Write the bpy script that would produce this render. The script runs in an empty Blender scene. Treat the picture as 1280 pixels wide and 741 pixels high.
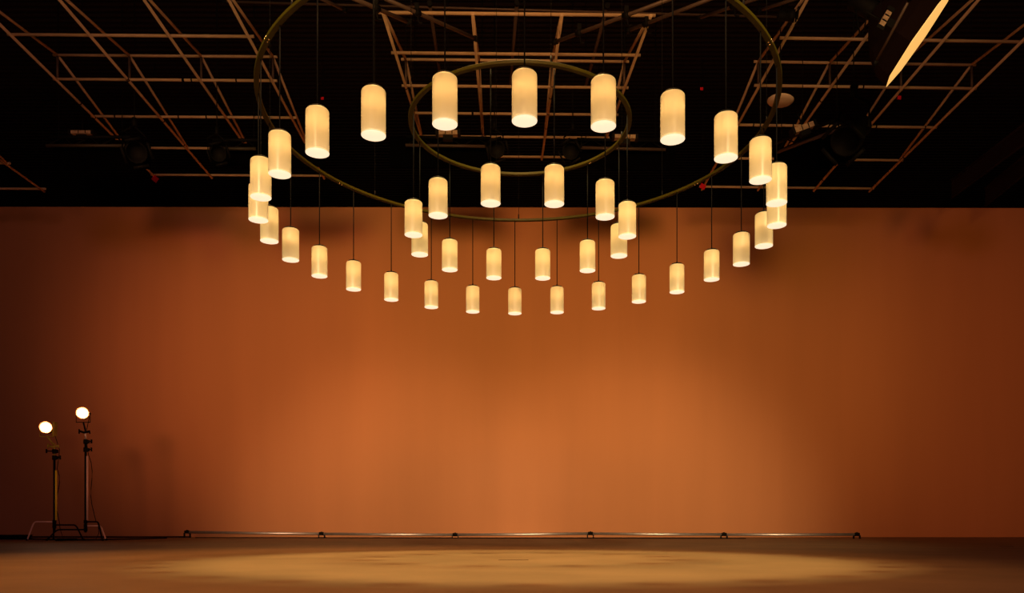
import bpy, bmesh, math, random
from mathutils import Vector, Matrix, Euler
random.seed(7)
PI = math.pi
S = bpy.context.scene
C = S.collection

# ------------------------------------------------------------------ camera, light, exposure
HC = 0.27                                   # camera height above the floor
FPX, CX, CY = 985.0, 650.0, 656.0           # focal length and horizon point in pixels of the 1280x741 frame
cam = bpy.data.cameras.new('camera'); co = bpy.data.objects.new('camera', cam); C.objects.link(co)
co.location = (0, 0, HC); co.rotation_euler = (PI/2, 0, 0)
cam.sensor_width = 36; cam.sensor_fit = 'HORIZONTAL'; cam.lens = FPX/1280*36
cam.shift_x = (640-CX)/1280; cam.shift_y = (CY-370.5)/1280
cam.clip_start = 0.05; cam.clip_end = 200
S.camera = co
S.view_settings.view_transform = 'Standard'; S.view_settings.look = 'None'
S.view_settings.gamma = 1; S.view_settings.use_curve_mapping = False
S.view_settings.exposure = 0.0

w = bpy.data.worlds.new('world'); S.world = w; w.use_nodes = True
w.node_tree.nodes['Background'].inputs[0].default_value = (0.02, 0.009, 0.005, 1)
w.node_tree.nodes['Background'].inputs[1].default_value = 0.05

def spot(name, loc, aim, power, col, angle, blend, radius):
    l = bpy.data.lights.new(name, 'SPOT'); l.energy = power; l.color = col
    l.spot_size = math.radians(angle); l.spot_blend = blend; l.shadow_soft_size = radius
    o = bpy.data.objects.new(name, l); C.objects.link(o); o.location = loc
    o.rotation_euler = (Vector(aim)-Vector(loc)).to_track_quat('-Z', 'Y').to_euler()
    return o
# soft unseen spots added behind the camera to wash the far wall
spot('wall_wash_spot', (-2.4, -6.0, 7.2), (-2.5, 17.4, -0.3), 9600, (1.0, 0.66, 0.35), 23, 1.0, 0.7)
spot('wall_wash_spot', (2.4, -6.0, 7.2), (2.5, 17.4, -0.3), 10200, (1.0, 0.70, 0.36), 24, 1.0, 0.7)
spot('wall_fill_spot', (-3.0, -6.5, 4.8), (-3.4, 17.4, 4.3), 3100, (1.0, 0.72, 0.20), 27, 1.0, 1.5)
spot('wall_fill_spot', (0.0, -6.5, 4.8), (0.3, 17.4, 4.9), 6800, (1.0, 0.48, 0.125), 27, 1.0, 1.5)
spot('wall_fill_spot', (3.0, -6.5, 4.8), (4.2, 17.4, 3.8), 4300, (1.0, 0.60, 0.16), 27, 1.0, 1.5)
spot('wall_side_spot', (6.5, -6.5, 3.2), (9.8, 17.4, 3.2), 3450, (1.0, 0.37, 0.09), 30, 1.0, 1.5)
spot('wall_side_spot', (-5.5, -6.5, 3.2), (-6.0, 17.4, 3.9), 6400, (1.0, 0.37, 0.157), 23, 1.0, 1.5)
spot('hall_ambient_spot', (0.0, -7.0, 5.5), (0.0, 17.4, 3.0), 1050, (1.0, 0.42, 0.45), 90, 0.6, 1.5)  # added weak fill that lifts the darkest tones
# added overhead spot making the floor pool in place of the pendants' downlight
spot('pool_spot', (0.0, 6.0, 8.6), (0.0, 6.0, 0), 2900, (1.0, 0.82, 0.32), 34.0, 0.18, 0.35)
spot('floor_soft_spot', (-0.9, 5.9, 8.4), (-0.9, 5.9, 0), 2300, (1.0, 0.45, 0.13), 60, 0.7, 0.6)  # added wide spot brightening the floor around the pool
# unseen low up-light, added to catch the undersides of the ceiling pipes
spot('grid_uplight', (0.0, -3.5, 1.2), (0.0, 12.0, 7.2), 750, (1.0, 0.44, 0.13), 78, 0.7, 0.4)

# ------------------------------------------------------------------ helpers
def at(x, y, Y):
    """a pixel of the frame at a distance Y along the view axis"""
    return Vector(((x-CX)/FPX*Y, Y, HC+(CY-y)/FPX*Y))

def mat(name, col, rough=0.6, metal=0.0, spec=0.5, emit=None, es=0.0, noise=None, bump=None, stretch=(1, 1, 1), coat=0.0):
    m = bpy.data.materials.new(name); m.use_nodes = True
    n, l = m.node_tree.nodes, m.node_tree.links
    b = n['Principled BSDF']
    b.inputs['Base Color'].default_value = (*col, 1)
    b.inputs['Roughness'].default_value = rough
    b.inputs['Metallic'].default_value = metal
    b.inputs['Specular IOR Level'].default_value = spec
    b.inputs['Coat Weight'].default_value = coat
    if emit:
        b.inputs['Emission Color'].default_value = (*emit, 1); b.inputs['Emission Strength'].default_value = es
    if noise or bump:
        tc = n.new('ShaderNodeTexCoord'); mp = n.new('ShaderNodeMapping'); mp.inputs['Scale'].default_value = stretch
        l.new(tc.outputs['Object'], mp.inputs['Vector'])
    if noise:
        sc, amt = noise
        t = n.new('ShaderNodeTexNoise'); t.inputs['Scale'].default_value = sc; t.inputs['Detail'].default_value = 6
        l.new(mp.outputs[0], t.inputs['Vector'])
        r = n.new('ShaderNodeMapRange'); r.inputs[1].default_value = 0.25; r.inputs[2].default_value = 0.75
        r.inputs[3].default_value = 1-amt; r.inputs[4].default_value = 1+amt
        l.new(t.outputs[0], r.inputs[0])
        v = n.new('ShaderNodeVectorMath'); v.operation = 'SCALE'; v.inputs[0].default_value = col
        l.new(r.outputs[0], v.inputs['Scale']); l.new(v.outputs[0], b.inputs['Base Color'])
    if bump:
        sc, amt = bump
        t = n.new('ShaderNodeTexNoise'); t.inputs['Scale'].default_value = sc; t.inputs['Detail'].default_value = 4
        l.new(mp.outputs[0], t.inputs['Vector'])
        bp = n.new('ShaderNodeBump'); bp.inputs['Strength'].default_value = amt; bp.inputs['Distance'].default_value = 0.02
        l.new(t.outputs[0], bp.inputs['Height']); l.new(bp.outputs[0], b.inputs['Normal'])
    return m

M = dict(
    wall=mat('terracotta_paint', (0.62, 0.265, 0.12), 0.9, spec=0.1, noise=(0.9, 0.05), bump=(2.2, 0.12), stretch=(1.6, 1, 0.12)),
    floor=mat('painted_studio_floor', (0.25, 0.155, 0.085), 0.62, spec=0.12, noise=(1.3, 0.16), bump=(7, 0.08)),
    black=mat('black_paint', (0.012, 0.010, 0.010), 0.95, spec=0.1),
    velvet=mat('black_velvet', (0.0018, 0.0015, 0.0015), 1.0, spec=0.0),
    deck=mat('dark_steel_deck', (0.014, 0.009, 0.008), 0.8, spec=0.2),
    pipe=mat('cream_painted_pipe', (0.50, 0.35, 0.21), 0.5, spec=0.3, noise=(5, 0.15)),
    dimpipe=mat('brown_steel_pipe', (0.085, 0.055, 0.042), 0.55, metal=0.2, noise=(6, 0.2)),
    darkpipe=mat('dark_olive_pipe', (0.035, 0.028, 0.015), 0.6),
    blackmetal=mat('black_metal', (0.004, 0.004, 0.004), 0.7, spec=0.12),
    rubber=mat('black_rubber', (0.005, 0.005, 0.005), 0.9, spec=0.05),
    brass=mat('olive_brass', (0.042, 0.036, 0.002), 0.5, spec=0.15, noise=(9, 0.15)),
    screw=mat('bright_screw', (0.9, 0.8, 0.5), 0.25, metal=1.0),
    steel=mat('worn_steel', (0.75, 0.70, 0.68), 0.42, metal=0.85, noise=(12, 0.12)),
    pinksteel=mat('pale_steel', (0.85, 0.55, 0.46), 0.5, metal=0.1),
    yellow=mat('yellow_paint', (0.95, 0.75, 0.04), 0.45),
    darkyellow=mat('dirty_yellow_paint', (0.30, 0.24, 0.02), 0.55, noise=(30, 0.3)),
    red=mat('red_cloth', (0.50, 0.008, 0.02), 0.8, spec=0.1),
    labelbox=mat('pale_metal_box', (0.34, 0.24, 0.16), 0.6, noise=(30, 0.35)),
    disc=mat('dusty_cream_disc', (0.55, 0.42, 0.34), 0.7, noise=(6, 0.15)),
    cloth=mat('maroon_black_fabric', (0.010, 0.004, 0.004), 0.9, spec=0.1),
    tape=mat('dark_tape', (0.12, 0.06, 0.03), 0.7),
    diffuser=mat('lit_opal_diffuser', (0.9, 0.85, 0.7), 0.5, emit=(1.0, 0.80, 0.56), es=1.0),
    softface=mat('lit_softbox_cloth', (0.9, 0.8, 0.6), 0.9, emit=(1.0, 0.52, 0.13), es=0.95),
    bulb=mat('lit_lens', (1, 1, 1), 0.3, emit=(1.0, 0.80, 0.52), es=34),
    glare=mat('orange_glare_tint', (0.8, 0.34, 0.10), 0.6),  # orange colour stands in for glare around the lit lens
)
# opal porcelain: light from the bulb inside comes through it
m = bpy.data.materials.new('opal_porcelain'); m.use_nodes = True
n, l = m.node_tree.nodes, m.node_tree.links; n.clear()
out = n.new('ShaderNodeOutputMaterial'); mx = n.new('ShaderNodeMixShader'); mx2 = n.new('ShaderNodeMixShader')
tr = n.new('ShaderNodeBsdfTranslucent'); tr.inputs[0].default_value = (0.94, 0.84, 0.56, 1)
df = n.new('ShaderNodeBsdfDiffuse'); df.inputs[0].default_value = (0.50, 0.48, 0.34, 1)
gl = n.new('ShaderNodeBsdfGlossy'); gl.inputs['Roughness'].default_value = 0.3
fr = n.new('ShaderNodeFresnel'); fr.inputs[0].default_value = 1.35
tcs = n.new('ShaderNodeTexCoord'); mps = n.new('ShaderNodeMapping'); mps.inputs['Scale'].default_value = (60, 60, 2)
tn = n.new('ShaderNodeTexNoise'); tn.inputs['Scale'].default_value = 1.0; bp = n.new('ShaderNodeBump')
bp.inputs['Strength'].default_value = 0.6; bp.inputs['Distance'].default_value = 0.002
l.new(tcs.outputs['Object'], mps.inputs[0]); l.new(mps.outputs[0], tn.inputs['Vector']); l.new(tn.outputs[0], bp.inputs['Height'])
l.new(bp.outputs[0], df.inputs['Normal']); l.new(bp.outputs[0], tr.inputs['Normal'])
mx.inputs[0].default_value = 0.68
l.new(tr.outputs[0], mx.inputs[2]); l.new(df.outputs[0], mx.inputs[1])
l.new(fr.outputs[0], mx2.inputs[0]); l.new(mx.outputs[0], mx2.inputs[1]); l.new(gl.outputs[0], mx2.inputs[2])
l.new(mx2.outputs[0], out.inputs[0]); M['shade'] = m

def box(bm, c, s, rot=None):
    c = Vector(c); R = rot.to_matrix() if rot else Matrix.Identity(3)
    vs = [bm.verts.new(c + R @ Vector((x*s[0]/2, y*s[1]/2, z*s[2]/2))) for x in (-1, 1) for y in (-1, 1) for z in (-1, 1)]
    for f in ((0, 1, 3, 2), (4, 6, 7, 5), (0, 4, 5, 1), (2, 3, 7, 6), (0, 2, 6, 4), (1, 5, 7, 3)):
        bm.faces.new([vs[i] for i in f])

def frame(d):
    d = d.normalized(); u = d.cross(Vector((0, 0, 1)))
    if u.length < 1e-3: u = Vector((1, 0, 0))
    u.normalize(); return u, d.cross(u).normalized()

def tube(bm, pts, r, n=10, caps=True, rs=None):
    pts = [Vector(p) for p in pts]; rings = []
    for i, p in enumerate(pts):
        d = (pts[min(i+1, len(pts)-1)]-pts[max(i-1, 0)])
        u, v = frame(d)
        rr = rs[i] if rs else r
        rings.append([bm.verts.new(p + (u*math.cos(2*PI*k/n) + v*math.sin(2*PI*k/n))*rr) for k in range(n)])
    for a, b in zip(rings, rings[1:]):
        for k in range(n):
            f = bm.faces.new((a[k], a[(k+1) % n], b[(k+1) % n], b[k])); f.smooth = True
    if caps:
        bm.faces.new(rings[0][::-1]); bm.faces.new(rings[-1])

def lathe(bm, prof, n=32, c=(0, 0, 0), ax=(0, 0, 1), cap=False):
    ax = Vector(ax).normalized(); u, v = frame(ax); c = Vector(c); rings = []
    for r, z in prof:
        if r < 1e-6: rings.append([bm.verts.new(c+ax*z)])
        else: rings.append([bm.verts.new(c + ax*z + (u*math.cos(2*PI*k/n)+v*math.sin(2*PI*k/n))*r) for k in range(n)])
    for a, b in zip(rings, rings[1:]):
        for k in range(n):
            if len(a) == 1: vs = (a[0], b[(k+1) % n], b[k])
            elif len(b) == 1: vs = (a[k], a[(k+1) % n], b[0])
            else: vs = (a[k], a[(k+1) % n], b[(k+1) % n], b[k])
            f = bm.faces.new(vs); f.smooth = True

def nb(): return bmesh.new()

def obj(name, bm, m, parent=None, origin=None, world=True):
    """ONE mesh object; vertices are given in world space unless world=False"""
    o0 = Vector((0, 0, 0))
    if parent is not None and world:
        p = parent
        while p is not None: o0 += p.location; p = p.parent
    elif origin is not None: o0 = Vector(origin)
    bmesh.ops.translate(bm, verts=bm.verts, vec=-o0)
    bmesh.ops.recalc_face_normals(bm, faces=bm.faces)
    me = bpy.data.meshes.new(name); bm.to_mesh(me); bm.free()
    me.materials.append(M[m]); o = bpy.data.objects.new(name, me); C.objects.link(o)
    if parent is not None: o.parent = parent
    elif origin is not None: o.location = origin
    return o

def thing(name, label, cat, loc, group=None):
    o = bpy.data.objects.new(name, None); C.objects.link(o); o.location = loc; o.empty_display_size = 0.1
    o['label'] = label; o['category'] = cat
    if group: o['group'] = group
    return o

def tag(o, label, cat, group=None):
    o['label'] = label; o['category'] = cat
    if group: o['group'] = group
    return o

def struct(name, bm, m):
    o = obj(name, bm, m); o['kind'] = 'structure'; return o

def copy_tree(o, parent=None):
    c = o.copy(); C.objects.link(c)
    if parent: c.parent = parent
    for ch in list(o.children): copy_tree(ch, c)
    return c

# ------------------------------------------------------------------ the hall
XW = 13.5
b = nb(); box(b, (0, 8.5, -0.05), (2*XW, 33, 0.1)); struct('floor', b, 'floor')
b = nb(); box(b, (0, 17.46, HC+(CY-259.2)/FPX*17.4/2-HC/2), (2*XW-0.5, 0.12, HC+(CY-259.2)/FPX*17.4), Euler((0, 0, 0.003)))
struct('wall_back', b, 'wall')
b = nb(); box(b, (0, 25.0, 4.7), (2*XW, 0.1, 9.4)); struct('wall_rear', b, 'black')
b = nb(); box(b, (-XW-0.05, 8.5, 4.7), (0.1, 33, 9.4)); struct('wall_left', b, 'black')
b = nb(); box(b, (XW+0.05, 8.5, 4.7), (0.1, 33, 9.4)); struct('wall_right', b, 'black')
b = nb(); box(b, (0, -8.05, 4.7), (2*XW, 0.1, 9.4)); struct('wall_front', b, 'black')
# ribbed steel deck overhead
b = nb(); prev = None; y = -8.0; k = 0
while y < 25.0:
    for (dy, z) in ((0, 9.36), (0.05, 9.36), (0.065, 9.31), (0.13, 9.31)):
        a = (b.verts.new((-XW, y+dy, z)), b.verts.new((XW, y+dy, z)))
        if prev: b.faces.new((prev[0], prev[1], a[1], a[0]))
        prev = a
    y += 0.145
struct('ceiling', b, 'deck')

# ------------------------------------------------------------------ ceiling pipe grids
PR = 0.021
def pipe_grid(label, O, yaw, pit, s=1.1, rise=0.37, rows=6, ties=14, skip=()):
    root = thing('ceiling_pipe_grid', label, 'pipe grid', O, 'pipe grids hung under the ceiling')
    R = (Matrix.Rotation(yaw, 3, 'Z') @ Matrix.Rotation(pit, 3, 'X'))
    P = lambda i, j, z=0: Vector(O) + R @ Vector(((i-1.5)*s, (j-2)*s, z))
    e = 0.06
    for j in range(rows):
        b = nb(); tube(b, (P(-e, j), P(3+e, j)), PR); obj('cross_pipe', b, 'pipe', root)
    for i in range(4):
        b = nb(); tube(b, (P(i, -e, -0.03), P(i, rows-1+e, -0.03)), PR); obj('long_pipe', b, 'pipe', root)
        for j0 in (0, 4):
            b = nb(); tube(b, (P(i, j0, 0.0), P(i, 2, rise)), PR*0.95); obj('rafter_pipe', b, 'pipe', root)
        b = nb(); tube(b, (P(i, 2, 0), P(i, 2, rise)), PR*0.85); obj('post', b, 'dimpipe', root)
    b = nb(); tube(b, (P(-e, 2, rise), P(3+e, 2, rise)), PR*0.95); obj('ridge_pipe', b, 'pipe', root)
    for i in (0, 3):                                                    # hanging rods to the deck
        for j in (2, rows-1):
            p = P(i, j, rise if j == 2 else 0); b = nb(); tube(b, (p, (p.x, p.y, 9.3)), 0.006, 5); obj('hanger_rod', b, 'blackmetal', root)
    b = nb()
    for t in range(ties):                                               # black tape and cable ties
        if random.random() < 0.5: i = random.choice((0, 1, 2, 3)); j = random.uniform(1.8, rows-1); a, c = P(i, j, -0.03), P(i, j+0.02, -0.03)
        else: j = random.choice((2, 3)); i = random.uniform(0, 3); a, c = P(i, j), P(i+0.02, j)
        tube(b, (a, c), PR*1.15, 8)
    obj('cable_tie', b, 'rubber', root)['kind'] = 'stuff'
    return root
pipe_grid('cream pipe grid hung above the left part of the ring, upper left', (-5.463, 12.139, 6.854+HC), 0.013, -0.001)
pipe_grid('tilted cream pipe grid in the middle, above the small inner ring', (-0.071, 11.937, 6.637+HC), 0.017, 0.142)
pipe_grid('cream pipe grid on the right, partly behind the glowing softbox', (5.28, 12.038, 6.689+HC), 0.026, -0.038)
pipe_grid('pipe grid cut off by the left edge, only one corner seen', (-11.05, 12.25, 6.64+HC), 0.01, 0.0)

# ------------------------------------------------------------------ brown pipes among the grids
def brown_pipe(label, pts, r=0.024, clamps=(), m='dimpipe'):
    a = Vector(pts[0]); root = thing('overhead_pipe', label, 'pipe', a, 'brown pipes under the ceiling')
    b = nb(); tube(b, pts, r); obj('pipe', b, m, root)
    p0, p1 = Vector(pts[0]), Vector(pts[-1])
    for t in (0.0, 1.0):
        q = p0.lerp(p1, t); d = (p1-p0).normalized()*0.03; b = nb(); tube(b, (q-d, q+d), r*1.5, 10); obj('end_cap', b, 'blackmetal', root)
    for t in clamps:
        q = p0.lerp(p1, t); b = nb()
        d = (p1-p0).normalized()
        tube(b, (q-d*0.04, q+d*0.04), r*1.7, 8); box(b, q+Vector((0, 0, 0.06)), (0.05, 0.05, 0.09)); tube(b, (q, q+Vector((0.02, 0, -0.12))), 0.008, 6)
        tube(b, (q+Vector((0.02, 0, -0.12)), q+Vector((0.07, 0, -0.12))), 0.01, 6)
        obj('clamp', b, 'blackmetal', root)
    return root
brown_pipe('long thin brown pipe crossing the very top of the frame', (at(280, 2, 10.9), at(985, 21.5, 10.9)), 0.014)
brown_pipe('short brown pipe slanting down at the top, left of the middle grid', (at(392, -6, 9.6), at(430, 12, 10.1)), 0.020)
brown_pipe('brown pipe slanting over the near left corner of the middle grid', (at(428, -8, 7.8), at(511, 28, 8.6)), 0.022, (0.48,))
brown_pipe('brown pipe slanting from the top towards the left of the middle grid', (at(476, -4, 8.8), at(595, 48.5, 10.0)), 0.023, (0.35,))
brown_pipe('brown pipe slanting up rightwards from the right of the middle grid', (at(694, 52.5, 10.0), at(845, -4, 8.8)), 0.023, (0.22, 0.62))
brown_pipe('brown pipe slanting up just right of the middle grid corner', (at(786, 38, 10.0), at(905, -8, 9.0)), 0.022, (0.2,))
brown_pipe('brown pipe slanting up under the top right of the big ring', (at(874, 22.5, 10.4), at(965, -8, 9.4)), 0.020, (0.5,))
brown_pipe('brown pipe slanting up beside the near corner of the right grid', (at(950, 12.5, 10.4), at(1010, -6, 9.8)), 0.020)
for x0, y0, x1, y1, lb in ((537, 5, 551, 100, 'brown joist pipe running away over the left of the middle grid'),
                           (646, 4, 638, 108, 'brown joist pipe running away over the centre of the middle grid'),
                           (759, 8, 732, 108, 'brown joist pipe running away over the right of the middle grid')):
    brown_pipe(lb, (at(x0, y0, 10.6), at(x1, y1, 13.2)), 0.024, (0.62,))

# ------------------------------------------------------------------ dark battens and the lights on them
def batten(label, p0, p1, m='dimpipe', skirt=(0.2, -0.32, 0.0, 0.0)):
    root = thing('lighting_batten', label, 'batten', p0, 'dark lighting battens')
    p0, p1 = Vector(p0), Vector(p1)
    b = nb(); tube(b, (p0, p1), 0.026); obj('lower_pipe', b, m, root)
    hi, lo, e0, e1 = skirt; dd = (p1-p0).normalized(); bk = Vector((0, 0.16, 0)); q0, q1 = p0-dd*e0+bk, p1+dd*e1+bk
    b = nb(); NS = 14; fr = []
    for i in range(NS+1):
        q = q0.lerp(q1, i/NS)+Vector((0, 0.012*(-1)**i, 0)); fr.append([b.verts.new(q+Vector((0, t, z))) for t, z in ((0, lo), (0, hi), (0.01, hi), (0.01, lo))])
    for f0, f1 in zip(fr, fr[1:]):
        for i in range(4): b.faces.new((f0[i], f0[(i+1) % 4], f1[(i+1) % 4], f1[i]))
    b.faces.new(fr[0]); b.faces.new(fr[-1][::-1]); obj('black_skirt', b, 'velvet', root)
    up = Vector((0, 0.12, 0.20)); b = nb(); tube(b, (p0+up, p1+up), 0.026); obj('upper_pipe', b, 'blackmetal', root)
    L = (p1-p0).length; k = max(2, int(L/0.4)); b = nb()
    for i in range(k):
        a = p0.lerp(p1, i/k); c = p0.lerp(p1, (i+0.5)/k)+up; e = p0.lerp(p1, (i+1)/k)
        tube(b, (a, c), 0.010, 6); tube(b, (c, e), 0.010, 6)
    obj('lacing', b, 'blackmetal', root)
    for t in (0.1, 0.9):
        q = p0.lerp(p1, t)+up; b = nb(); tube(b, (q, (q.x, q.y, 9.3)), 0.007, 5); obj('hanger_rod', b, 'blackmetal', root)
    return root
batten('dark batten behind the left of the small inner ring', at(507, 181.5, 13.4), at(613, 183, 13.4), 'dimpipe', (0.20, -0.30, 0.3, 0.1))
batten('dark batten right of the small ring, running behind the near lamps', at(722, 184.5, 13.4), at(832, 187, 13.4), 'dimpipe', (0.22, -0.28, 0.1, 0.2))
batten('dark batten slanting up to the black light on the right', at(972, 190, 12.6), at(1060, 157.5, 11.4), 'dimpipe', (0.10, -0.45, 0.0, 0.15))
batten('faint dark batten at the left, under the left pipe grid', at(58, 182, 13.0), at(158, 182, 13.0), 'darkpipe', (0.17, -0.31, 0.0, 0.32))
batten('faint dark batten between the left grid and the large lamps', at(262, 185.5, 13.0), at(320, 186, 13.0), 'darkpipe', (0.17, -0.22, 0.0, 1.1))

def stage_light(label, p, yaw, tilt, s=1.0, tail=True):
    p = Vector(p); root = thing('stage_light', label, 'stage light', p, 'black stage lights on the battens')
    R = Euler((tilt, 0, yaw)).to_matrix(); ax = R @ Vector((0, -1, 0)); sx = R @ Vector((1, 0, 0))
    b = nb(); lathe(b, [(0, -0.19), (0.07, -0.19), (0.095, -0.14), (0.10, 0.05), (0.12, 0.06), (0.125, 0.17), (0.11, 0.17), (0.10, 0.09), (0, 0.09)], 20, p, ax); bmesh.ops.scale(b, vec=(s, s, s), space=Matrix.Translation(-p), verts=b.verts); obj('housing', b, 'blackmetal', root)
    b = nb(); top = p+Vector((0, 0, 0.30*s))
    for q in (-1, 1): tube(b, (p+sx*0.13*s*q, p+sx*0.135*s*q+Vector((0, 0, 0.19*s)), top), 0.012*s, 6)
    obj('yoke', b, 'blackmetal', root)
    b = nb(); tube(b, (top-Vector((0, 0, .02)), top+Vector((0, 0, 0.09*s))), 0.03*s, 8); obj('clamp', b, 'blackmetal', root)
    b = nb(); tube(b, (top, (top.x, top.y, 9.3)), 0.008, 6); obj('drop_rod', b, 'blackmetal', root)
    b = nb()
    for t in range(4):
        a = t*PI/2+0.4; u, v = frame(ax); c = p+ax*0.22*s+(u*math.cos(a)+v*math.sin(a))*0.15*s
        tube(b, (c-(u*math.sin(a)-v*math.cos(a))*0.09*s, c+(u*math.sin(a)-v*math.cos(a))*0.09*s), 0.02*s, 4)
    obj('barn_door', b, 'blackmetal', root)
    if tail:
        b = nb(); q = p-ax*0.17*s; tube(b, [q+Vector((0.05*math.sin(t*2.4), 0, -0.05*t+0.02*t*t)) for t in [i*0.5 for i in range(8)]], 0.006, 5); obj('power_cable', b, 'rubber', root)
    return root
stage_light('black stage light under the left grid, beside the red tag', at(168, 188, 12.4), 0.6, 0.5, 1.3)
stage_light('black stage light between the two top lamps of the small ring', at(618, 184, 12.9), 0.3, 0.6, 1.1)
stage_light('black stage light right of the middle grid, near its far corner', at(716, 186, 12.9), -0.3, 0.6, 1.1)
stage_light('large black stage light at the end of the slanting batten', at(1067, 166, 11.1), -0.9, 0.7, 1.7)
stage_light('black stage light just beyond the left part of the big ring', at(271, 190, 12.4), 0.5, 0.5, 1.0)
stage_light('black stage light at the top beside the corner of the right grid', at(983, 20, 10.2), 1.4, 0.1, 0.6, False)

def power_box(label, p, rot, w=0.30, h=0.062):
    p = Vector(p); root = thing('power_box', label, 'power box', p, 'pale power boxes near the ceiling'); R = rot
    Rm = R.to_matrix(); b = nb(); box(b, p, (w, 0.10, h), R); obj('case', b, 'labelbox', root)
    for q in (-1, 1):
        b = nb(); box(b, p+Rm @ Vector((q*(w/2+0.02), 0, 0)), (0.04, 0.13, h*1.35), R); obj('end_plate', b, 'blackmetal', root)
    b = nb()
    for k in (-0.12, 0.22): box(b, p+Rm @ Vector((k*w, -0.052, 0)), (0.012, 0.008, h*0.9), R)
    obj('slot', b, 'blackmetal', root)['kind'] = 'stuff'
    b = nb(); box(b, p+Rm @ Vector((0, 0, -0.075)), (w*0.5, 0.08, 0.07), R); obj('bracket', b, 'blackmetal', root)
    b = nb(); tube(b, (p+Rm @ Vector((0, 0, h/2)), p+Rm @ Vector((0, 0, h/2+0.2))), 0.01, 6); b2 = nb(); tube(b2, (p+Rm @ Vector((0, 0, h/2)), (p.x, p.y, 9.3)), 0.006, 5); obj('hanger_rod', b2, 'blackmetal', root); obj('rod', b, 'blackmetal', root)
power_box('pale power box below the second nearest lamp left of centre', at(560, 167, 12.2), Euler((0, 0, 0)))
power_box('pale power box by the right edge of the small ring', at(781, 172, 12.2), Euler((0, 0.03, 0)), 0.32, 0.055)
power_box('tilted pale power box left of the large black stage light', at(1004, 160.5, 11.4), Euler((0, -0.36, 0)), 0.29, 0.075)
power_box('steeply tilted power box behind the softbox at the top', at(1104, 27, 8.3), Euler((0, -1.05, 0)), 0.18, 0.06)
power_box('dim power box under the left pipe grid', at(103, 166.5, 13.2), Euler((0, 0, 0)), 0.34, 0.05)

# dusty round disc
p = at(975.5, 126.5, 11.0); root = thing('ceiling_disc', 'round dusty cream disc hung beside the big ring, right side', 'disc', p)
b = nb(); lathe(b, [(0, -0.03), (0.13, -0.022), (0.175, 0), (0.18, 0.012), (0.17, 0.02), (0, 0.02)], 32, p, Vector((0.10, 0.0, 1))); obj('dish', b, 'disc', root)
b = nb(); tube(b, (p, (p.x, p.y, 9.3)), 0.008, 6); obj('rod', b, 'blackmetal', root)

# red tags
for x, y, Y, s, lb, a in ((194, 223.5, 15.3, 0.115, 'red square tag hanging at the far corner of the left grid', 0.7),
                          (878.5, 233, 15.0, 0.105, 'red square tag hanging at the far corner of the right grid', 0.5),
                          (1124, 122, 12.0, 0.055, 'small red tag below the tip of the softbox', 0.1),
                          (877, 111, 12.0, 0.042, 'tiny red tag between two large lamps, right of centre', 0.0),
                          (403, 123, 12.2, 0.042, 'tiny red tag above the third large lamp from the left', 0.0)):
    p = at(x, y, Y); r = thing('red_tag', lb, 'tag', p, 'red tags near the ceiling')
    b = nb(); box(b, p, (s, 0.008, s*(0.9 if s > .1 else 1.0)), Euler((0, a, 0))); obj('flag', b, 'red', r)
    b = nb(); tube(b, (p+Vector((0, 0, s*0.5)), (p.x, p.y, 9.3 if s < 0.1 else p.z+s*0.5+0.1)), 0.003, 5); obj('string', b, 'rubber', r)
# dark slanting beams high on the right
for pts, lb in (((at(1190, 236, 14.5), at(1290, 160, 12.5)), 'barely visible dark beam at the right edge, lower one'),
                ((at(1232, 246, 14.5), at(1300, 190, 13.0)), 'barely visible dark beam at the right edge, by the wall top')):
    q0, q1 = pts; r = thing('roof_beam', lb, 'beam', q0, 'dark roof beams'); d = (q1-q0); b = nb()
    u = Vector((0, 0, 0.16)); v = Vector((0, 0.14, 0))
    for s1 in (-1, 1): tube(b, (q0+u*s1, q1+u*s1), 0.03, 4)
    obj('flange', b, 'cloth', r); b = nb(); vs = [b.verts.new(t) for t in (q0-u, q1-u, q1+u, q0+u, q0-u+v*.1, q1-u+v*.1, q1+u+v*.1, q0+u+v*.1)]
    for f in ((0, 1, 2, 3), (7, 6, 5, 4), (0, 4, 5, 1), (3, 2, 6, 7)): b.faces.new([vs[i] for i in f])
    obj('web', b, 'cloth', r)

# ------------------------------------------------------------------ softbox, seen edge-on
cen = Vector((4.5983, 9.0848, 5.8685)); nrm = Vector((0.7838, -0.1374, -0.6056)).normalized(); rad = 0.5465
root = thing('softbox', 'glowing octagonal softbox seen edge-on at the top right', 'softbox', cen)
u = Vector((0.4338, -0.5767, 0.6923)); v = Vector((-0.4444, -0.8053, -0.3924))
ring = [cen+(u*math.cos(2*PI*k/8-0.6303)+v*math.sin(2*PI*k/8-0.6303))*rad for k in range(8)]
b = nb(); vs = [b.verts.new(p) for p in ring]; vb = [b.verts.new(p-nrm*0.006) for p in ring]; vc = b.verts.new(cen+nrm*0.002)
for k in range(8): b.faces.new((vs[k], vs[(k+1) % 8], vc)); b.faces.new((vs[k], vb[k], vb[(k+1) % 8], vs[(k+1) % 8]))
b.faces.new(vb[::-1]); obj('diffuser', b, 'softface', root)
ap = cen-nrm*0.62; b = nb(); rows = []
for t, sc in ((0.008, 1.0), (0.18, 0.93), (0.36, 0.72), (0.5, 0.45), (0.62, 0.16)):
    rows.append([b.verts.new(cen-nrm*t+(p-cen)*sc) for p in ring])
for r0, r1 in zip(rows, rows[1:]):
    for k in range(8): b.faces.new((r0[k], r0[(k+1) % 8], r1[(k+1) % 8], r1[k]))
b.faces.new(rows[-1]); obj('fabric_shell', b, 'cloth', root)
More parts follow.
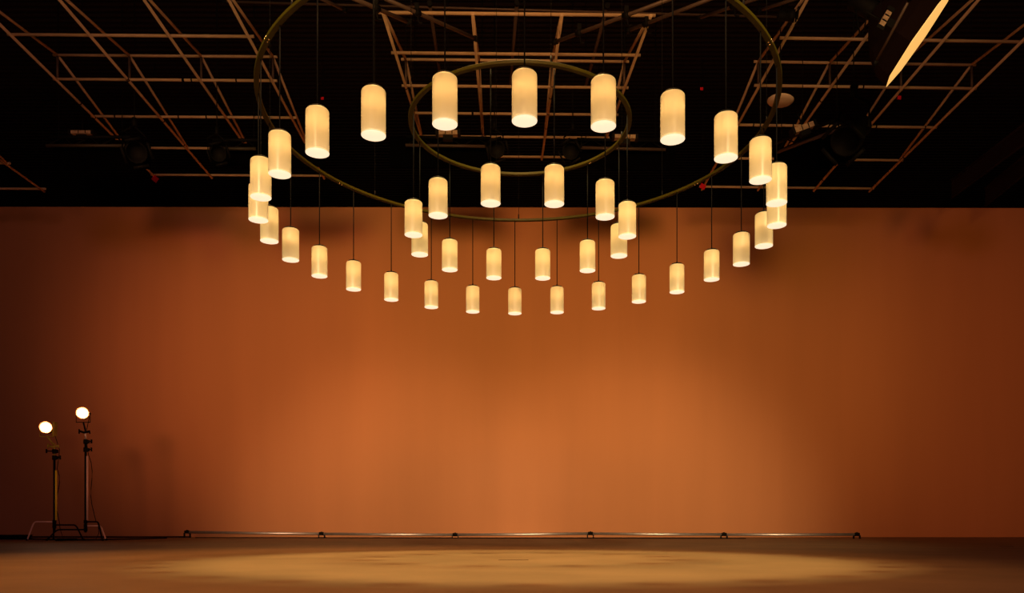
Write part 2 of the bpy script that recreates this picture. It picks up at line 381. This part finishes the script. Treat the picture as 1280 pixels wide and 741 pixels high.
b = nb(); lathe(b, [(0, 0), (0.09, 0), (0.10, 0.05), (0.10, 0.30), (0.06, 0.34), (0, 0.34)], 20, cen-nrm*0.6, -nrm); obj('lamp_head', b, 'blackmetal', root)
b = nb(); hp = cen-nrm*0.75; tube(b, (hp, hp+Vector((0, 0, 0.35)), (hp.x, hp.y, 9.3)), 0.02, 8); obj('hanging_pole', b, 'blackmetal', root)
b = nb(); tube(b, [cen-nrm*0.7+Vector((-0.02*i, 0, -0.32*math.sin(i*PI/7))) for i in range(8)], 0.008, 6); obj('power_cable', b, 'rubber', root)
brown_pipe('brown pipe slanting along the left side of the softbox', (at(1138, -3, 7.6), at(1094, 79, 8.2)), 0.014)

# ------------------------------------------------------------------ the two hanging rings
def ring_frame(label, c, R, nwire, joints, wa=0.0):
    root = thing('hanging_ring', label, 'ring', c, 'rings that carry the lamps')
    c = Vector(c); b = nb(); N = 160
    prof = [(-0.016, -0.011), (0.016, -0.011), (0.018, -0.006), (0.018, 0.009), (0.016, 0.011), (0.006, 0.011), (0.004, 0.004), (-0.004, 0.004), (-0.006, 0.011), (-0.016, 0.011), (-0.018, 0.009), (-0.018, -0.006)]
    rg = []
    for k in range(N):
        a = 2*PI*k/N; rg.append([b.verts.new(c+Vector(((R+x)*math.cos(a), (R+x)*math.sin(a), z))) for x, z in prof])
    for k in range(N):
        A, B = rg[k], rg[(k+1) % N]
        for i in range(len(prof)): b.faces.new((A[i], A[(i+1) % len(prof)], B[(i+1) % len(prof)], B[i]))
    obj('channel', b, 'brass', root)
    for k in range(nwire):
        a = wa+2*PI*k/nwire; q = c+Vector((R*math.cos(a), R*math.sin(a), 0))
        b = nb(); tube(b, (q+Vector((0, 0, 0.01)), q+Vector((0, 0, 0.06))), 0.006, 6); obj('wire_grip', b, 'blackmetal', root)
        b = nb(); tube(b, (q+Vector((0, 0, 0.05)), (q.x, q.y, 9.3)), 0.0022, 4); obj('suspension_wire', b, 'blackmetal', root)
    for a in joints:
        for da in (-0.008, 0.008):
            q = c+Vector(((R)*math.cos(a+da), (R)*math.sin(a+da), 0)); b = nb()
            lathe(b, [(0, -0.017), (0.006, -0.016), (0.007, -0.010), (0.007, 0.012), (0, 0.013)], 10, q); lathe(b, [(0, -0.006), (0.006, -0.005), (0.006, 0.0)], 10, q+Vector((math.cos(a), math.sin(a), 0))*0.017)
            obj('joint_screw', b, 'screw', root)
    return root
RO = (-0.014, 6.118, 3.11+HC); RI = (0.0, 6.235, 3.155+HC)
ring_frame('large olive brass ring hanging from wires, carrying the outer lamps', RO, 1.928, 8, (math.atan2(-1.08, -1.6), math.atan2(-1.05, 1.62), math.atan2(1.05, 1.62), math.atan2(1.05, -1.62)), PI/2)
ring_frame('small olive brass inner ring hanging from wires in the middle', RI, 0.859, 4, (PI*0.25, PI*1.25), PI/2+0.25)

# ------------------------------------------------------------------ pendant lamps
SH, SR = 0.25, 0.068
def pendant():
    root = thing('pendant_lamp', '', 'pendant lamp', (0, 0, 0))
    b = nb(); lathe(b, [(SR-0.001, 0), (SR, 0.003), (SR, SH-0.022), (SR-0.003, SH-0.011), (SR-0.010, SH-0.003), (SR-0.018, SH), (0.02, SH), (0.02, SH-0.004), (SR-0.019, SH-0.004), (SR-0.012, SH-0.009), (SR-0.007, SH-0.016), (SR-0.004, SH-0.026), (SR-0.004, 0.0), (SR-0.001, 0)], 40)
    # single skin keeps the light transport clean: only the outer wall is kept
    b.free(); b = nb(); lathe(b, [(SR, 0.0), (SR, SH-0.014), (SR-0.002, SH-0.006), (SR-0.006, SH-0.0015), (SR-0.012, SH), (0.018, SH)], 40)
    sh = obj('lamp_shade', b, 'shade', root, world=False)
    b = nb(); lathe(b, [(0, 0.0), (SR-0.0008, 0.0), (SR-0.0008, 0.008), (0, 0.008)], 40); obj('diffuser', b, 'diffuser', root, world=False)
    b = nb(); lathe(b, [(0.0, SH-0.001), (0.050, SH+0.001), (0.051, SH+0.012), (0.020, SH+0.016), (0.008, SH+0.016), (0.007, SH+0.034), (0, SH+0.034)], 24); obj('cap', b, 'blackmetal', root, world=False)
    b = nb(); tube(b, ((0, 0, SH+0.03), (0, 0, 1.0)), 0.0042, 6); obj('cable', b, 'rubber', root, world=False)
    li = bpy.data.lights.new('bulb', 'POINT'); li.energy = 0.185; li.color = (1.0, 0.60, 0.25); li.shadow_soft_size = 0.018
    lo = bpy.data.objects.new('bulb', li); C.objects.link(lo); lo.parent = root; lo.location = (0, 0, SH*0.66)
    return root
proto = pendant(); first = [True]
cables = {}
def place(x, y, z, top, label, group):
    if first[0]: o = proto; first[0] = False
    else: o = copy_tree(proto)
    o.location = (x, y, z); o['label'] = label; o['group'] = group
    for ch in o.children:
        if ch.name.startswith('cable'): ch.scale = (1, 1, 1); ch.data = cable_mesh(round(top-z, 3))
    return o
def cable_mesh(L):
    if L in cables: return cables[L]
    b = nb(); tube(b, ((0, 0, SH+0.03), (0, 0, L)), 0.0042, 6); me = bpy.data.meshes.new('cable'); b.to_mesh(me); b.free()
    me.materials.append(M['rubber']); cables[L] = me; return me
ordn = ['', 'first', 'second', 'third', 'fourth', 'fifth', 'sixth', 'seventh', 'eighth', 'ninth']
def olabel(k):
    if k == 0: return 'largest and nearest lamp of the outer ring, top centre'
    if k == 14: return 'lowest lamp, at the far middle of the outer ring'
    side = 'right' if k < 14 else 'left'; d = k if k < 14 else 28-k
    if d <= 4: return 'large near lamp on the outer ring, %s to the %s of the topmost lamp' % (ordn[d], side)
    if d == 5: return 'outer ring lamp at the far %s, upper one of the overlapping pair' % side
    if d == 6: return 'outermost %s lamp of the outer ring, partly hidden behind the one above' % side
    return 'small far lamp of the outer ring, %s to the %s of the lowest lamp' % (ordn[14-d], side)
for k in range(28):
    a = -PI/2+0.0199+k*2*PI/28
    z = 2.168+0.015*math.cos(2*a)+0.0013*math.sin(2*a)-0.0056*math.cos(a)+0.0021*math.sin(a)+HC
    place(-0.014+1.92*math.cos(a), 6.118+1.92*math.sin(a), z, RO[2]-0.012, 'cream ' + olabel(k), 'lamps hanging from the outer ring')
ilab = ['near right lamp of the inner ring, right one of its two highest', 'upper right lamp of the inner ring, right of the two highest',
        'rightmost lamp of the inner ring, in front of another lamp', 'right lamp of the inner ring half hidden behind its rightmost lamp',
        'far right lamp of the inner ring, left of the half-hidden lamp', 'far middle lamp of the inner ring, right one of its lowest pair',
        'far middle lamp of the inner ring, left one of its lowest pair', 'far left lamp of the inner ring, left of its lowest pair',
        'left lamp of the inner ring half hidden behind its leftmost lamp', 'leftmost lamp of the inner ring, in front of another lamp',
        'upper left lamp of the inner ring, left of the two highest', 'near left lamp of the inner ring, left one of its two highest']
for k in range(12):
    a = -PI/2+0.2815+k*2*PI/12
    place(0.001+0.8477*math.cos(a), 6.256+0.8477*math.sin(a), 2.2147+HC, RI[2]-0.012, 'cream ' + ilab[k], 'lamps hanging from the inner ring')

# ------------------------------------------------------------------ light stands
PX = 13.6/FPX
def leg(name, root, base, ang, L, h, mcol='blackmetal', bend=0.10):
    d = Vector((math.cos(ang), math.sin(ang), 0)); p = Vector((base.x, base.y, 0)); up = Vector((0, 0, 1))
    pts = [p+up*h, p+d*(L*0.45)+up*h, p+d*(L*0.66)+up*h]
    for t in (0.3, 0.6, 1.0): pts.append(p+d*(L*(0.66+0.12*t))+up*(h*(1-0.16*t*t)-0.0))
    pts += [p+d*(L*0.97)+up*0.03, p+d*L+up*0.014]
    b = nb(); tube(b, pts, 0.013, 8); o = obj(name, b, mcol, root)
    b = nb(); q = p+d*L; tube(b, (q+up*0.001, q+up*0.035), 0.019, 10); obj('rubber_foot', b, 'rubber', o)
    b = nb(); tube(b, (p+up*(h-0.03), p+up*(h+0.03)), 0.030, 12); obj('leg_collar', b, 'blackmetal', o)
def light_stand(label, bx, bulb_px, tube_mat, legs, left):
    base = Vector(((bx-CX)*PX, 13.6, 0)); root = thing('light_stand', label, 'light stand', base, 'light stands by the left of the wall')
    up = Vector((0, 0, 1)); H = lambda y: HC+(CY-y)*PX
    bp = at(bulb_px[0], bulb_px[1], 13.45)
    ytop = bulb_px[1]+(22 if left else 22)
    b = nb(); tube(b, (base+up*0.14, base+up*H(ytop+14)), 0.019, 12); obj('pole', b, 'blackmetal', root)
    off = Vector((0.036, -0.01, 0))
    b = nb(); tube(b, (base+off+up*H(650), base+off+up*H(ytop+32)), 0.0165, 12); obj('grip_arm', b, tube_mat, root)
    b = nb(); tube(b, (base+up*H(ytop+14), base+up*H(ytop-2)), 0.014, 12); obj('riser', b, 'steel' if not left else 'darkyellow', root)
    # clamps with T-knobs
    ks = ((ytop+24, 1), (ytop+14, 1)) if not left else ((ytop+16, 1), (ytop+8, -1))
    for yk, sd in ks:
        b = nb(); q = base+up*H(yk); lathe(b, [(0, -0.04), (0.034, -0.038), (0.036, 0.0), (0.034, 0.038), (0, 0.04)], 14, q); box(b, q+Vector((0.04, -0.01, 0)), (0.05, 0.05, 0.055))
        kb = obj('grip_head', b, 'blackmetal', root)
        b = nb(); tube(b, (q+Vector((0.03*sd, -0.02, 0)), q+Vector((0.115*sd, -0.03, 0.004))), 0.010, 8); tube(b, (q+Vector((0.118*sd, -0.03, -0.032)), q+Vector((0.118*sd, -0.03, 0.036))), 0.014, 8); obj('knob', b, 'blackmetal', kb)
    b = nb(); q = base+up*H(ytop+2); tube(b, (q+Vector((-0.09, -0.02, 0.015)), q+Vector((-0.02, -0.02, -0.01)), q+Vector((0.075, -0.02, 0.01))), 0.019, 8); tube(b, (q+Vector((-0.1, -0.02, -0.03)), q+Vector((-0.1, -0.02, 0.05))), 0.012, 8); tube(b, (q+Vector((0.085, -0.02, -0.03)), q+Vector((0.075, -0.02, 0.03))), 0.012, 8); obj('swivel', b, 'darkyellow' if left else 'blackmetal', root)
    # lamp head: shell, lit lens, yoke, and an added orange rim imitating lens glare
    ax = Vector((0.42 if left else 0.50, -1, -0.02)).normalized(); bp = bp-ax*0.06
    mh = 'darkyellow' if left else 'blackmetal'
    b = nb(); lathe(b, [(0, -0.20), (0.05, -0.20), (0.075, -0.17), (0.085, -0.06), (0.088, 0.03), (0.092, 0.035), (0.092, 0.045), (0.084, 0.045), (0.082, 0.02)], 24, bp, ax); hd = obj('housing', b, mh, root)
    b = nb()
    for k in range(4): lathe(b, [(0.090, -0.15+k*0.025), (0.094, -0.147+k*0.025), (0.094, -0.14+k*0.025), (0.090, -0.137+k*0.025)], 20, bp, ax)
    obj('cooling_fin', b, 'blackmetal', hd)
    b = nb(); lathe(b, [(0, 0.058), (0.028, 0.055), (0.052, 0.043), (0.070, 0.025), (0.070, 0.015), (0, 0.015)], 28, bp, ax); obj('lens', b, 'bulb', hd)
    b = nb(); lathe(b, [(0.074, 0.020), (0.084, 0.045), (0.104, 0.075), (0.106, 0.074), (0.092, 0.044), (0.088, 0.03)], 28, bp, ax); obj('glare_rim', b, 'glare', hd)
    b = nb(); wd = 0.12
    tube(b, (bp+Vector((-wd, 0.02, 0)), bp+Vector((-wd, 0.02, -0.15)), bp+Vector((wd, 0.02, -0.15)), bp+Vector((wd, 0.02, 0))), 0.008, 8)
    tube(b, (bp+Vector((-wd-.01, 0.02, 0)), bp+Vector((-0.08, 0.02, 0))), 0.009, 8); tube(b, (bp+Vector((wd+.01, 0.02, 0)), bp+Vector((0.08, 0.02, 0))), 0.009, 8)
    obj('yoke', b, mh, root)
    b = nb(); tube(b, (bp+Vector((0, 0.02, -0.145)), Vector((base.x, 13.6, H(ytop)-0.01))), 0.014, 8); obj('spigot', b, mh, root)
    if left:
        b = nb(); q = bp+Vector((0.13, 0.03, 0)); box(b, q+Vector((0, 0, -0.02)), (0.035, 0.09, 0.24), Euler((0, 0.05, 0))); obj('side_flag', b, 'darkyellow', root)
    # supply cable
    c0 = base+Vector((0.05, 0, H(ytop+30))); pts = [bp+Vector((0.02, 0.18, -0.03)), base+Vector((-0.03 if not left else 0.06, 0.05, H(ytop+6))), c0]
    for t in range(1, 9): pts.append(base+Vector((0.06+0.03*math.sin(t*0.9)+(0.012*t if not left else 0), 0.0, H(ytop+30)-(H(ytop+30)-0.33)*t/8)))
    pts += [base+Vector((0.22, 0.0, 0.30)), base+Vector((0.20, 0.05, 0.12)), base+Vector((0.12, 0.1, 0.012)), base+Vector((-0.3, 0.1, 0.012))] if not left else [base+Vector((0.07, 0.05, 0.2)), base+Vector((0.1, 0.1, 0.012)), base+Vector((0.4, 0.2, 0.012))]
    b = nb(); tube(b, pts, 0.006, 6); obj('supply_cable', b, 'rubber', root)
    for lg in legs: leg('leg', root, base, *lg)
    return root
light_stand('yellow light stand with a lit lamp, the left and lower one', 68, (57, 534), 'yellow', ((PI+0.02, 0.47, 0.325, 'pinksteel'), (PI*0.68, 0.40, 0.245), (0.15, 0.47, 0.27)), True)
light_stand('black light stand with a lit lamp, the right and taller one', 107, (103, 516), 'pinksteel', ((-0.35, 0.39, 0.325), (0.3, 0.32, 0.255, 'pinksteel'), (PI+0.16, 0.62, 0.19)), False)

# cables on the floor
def cable(label, pts, r=0.010, name='floor_cable'):
    ctrl = [Vector(p) for p in pts]; out_ = []
    for i in range(len(ctrl)-1):
        p0, p1, p2, p3 = ctrl[max(i-1, 0)], ctrl[i], ctrl[i+1], ctrl[min(i+2, len(ctrl)-1)]
        for t in [k/8 for k in range(8)]:
            out_.append(0.5*((2*p1)+(-p0+p2)*t+(2*p0-5*p1+4*p2-p3)*t*t+(-p0+3*p1-3*p2+p3)*t*t*t))
    out_.append(ctrl[-1]); b = nb(); tube(b, out_, r, 6); o = obj(name, b, 'rubber', None, origin=(ctrl[0].x, ctrl[0].y, 0)); return tag(o, label, 'cable', 'cables on the floor')
cable('black cable along the foot of the wall, left edge to the steel pipe', [(-12.0, 16.6, 0.016), (-10, 16.9, 0.016), (-8.2, 16.7, 0.016), (-7.4, 16.9, 0.016), (-7.0, 16.75, 0.016)], 0.016)
cable('black cable winding between the feet of the two light stands', [(-9.6, 14.6, 0.012), (-8.9, 14.3, 0.012), (-8.2, 13.9, 0.012), (-7.7, 13.75, 0.012), (-7.35, 13.9, 0.012), (-7.1, 14.8, 0.012), (-7.0, 15.6, 0.012)], 0.012)
def coil(label, c, R, turns, seed):
    rnd = random.Random(seed); pts = []
    for i in range(turns*16):
        a = i*2*PI/16; rr = R*(1+0.12*math.sin(i*0.7)+0.1*rnd.random()); pts.append(Vector((c[0]+rr*math.cos(a)*1.5, c[1]+rr*math.sin(a), 0.012+0.020*(i//16)*0.8+0.004*rnd.random())))
    b = nb(); tube(b, pts, 0.011, 6); o = obj('cable_coil', b, 'rubber', None, origin=(c[0], c[1], 0)); return tag(o, label, 'cable', 'coiled cables on the floor')
coil('heaped black cable coil at the left edge by the wall', (-9.45, 14.7), 0.19, 5, 3)
coil('flat black cable coil under the left light stand', (-7.72, 13.42), 0.11, 2, 5)

# ------------------------------------------------------------------ steel pipe run at the foot of the wall
root = thing('floor_pipe', 'long jointed steel pipe lying along the foot of the orange wall', 'pipe', (-7.1, 16.9, 0))
js = [(234, 16.65, 0.122), (402, 16.35, 0.088), (569, 16.1, 0.072), (738, 15.9, 0.098), (905, 15.65, 0.082), (1071, 15.45, 0.085)]
P = [Vector(((x-CX)/FPX*Y, Y, z)) for x, Y, z in js]
for i in range(5):
    mid = P[i].lerp(P[i+1], 0.5)-Vector((0, 0, 0.006)); b = nb(); tube(b, (P[i], mid, P[i+1]), 0.030, 14); obj('pipe', b, 'steel', root)
for i, p in enumerate(P):
    d = (P[min(i+1, 5)]-P[max(i-1, 0)]).normalized(); b = nb(); tube(b, (p-d*0.05, p+d*0.05), 0.034, 12); box(b, p+Vector((0, 0, 0.036)), (0.03, 0.04, 0.016)); cl = obj('coupler', b, 'blackmetal', root)
    for q in (-0.06, 0.06):
        b = nb(); box(b, Vector((p.x+q, p.y, (p.z-0.02)/2+0.001)), (0.018, 0.05, p.z-0.02)); obj('foot', b, 'blackmetal', cl)
cable('thin black cable lying behind the long steel pipe', [(P[0].x+0.3, 16.35, 0.009), (-5.0, 16.25, 0.009), (-3.4, 16.0, 0.009), (-1.2, 15.75, 0.009), (0.8, 15.55, 0.009), (2.6, 15.5, 0.009), (4.4, 15.35, 0.009)], 0.009)
b = nb(); box(b, (0, 0, 0), (0.23, 0.02, 0.002)); o = obj('floor_tape', b, 'tape', None); o.location = (-0.05, 6.05, 0.002)
tag(o, 'thin dark tape mark on the floor inside the pool of light', 'tape', 'tape marks on the floor')
b = nb(); box(b, (0, 0, 0), (0.16, 0.04, 0.006)); o = obj('floor_tape', b, 'tape', None); o.location = (6.05, 9.8, 0.004)
tag(o, 'small dark tape mark on the dark floor at the right', 'tape', 'tape marks on the floor')
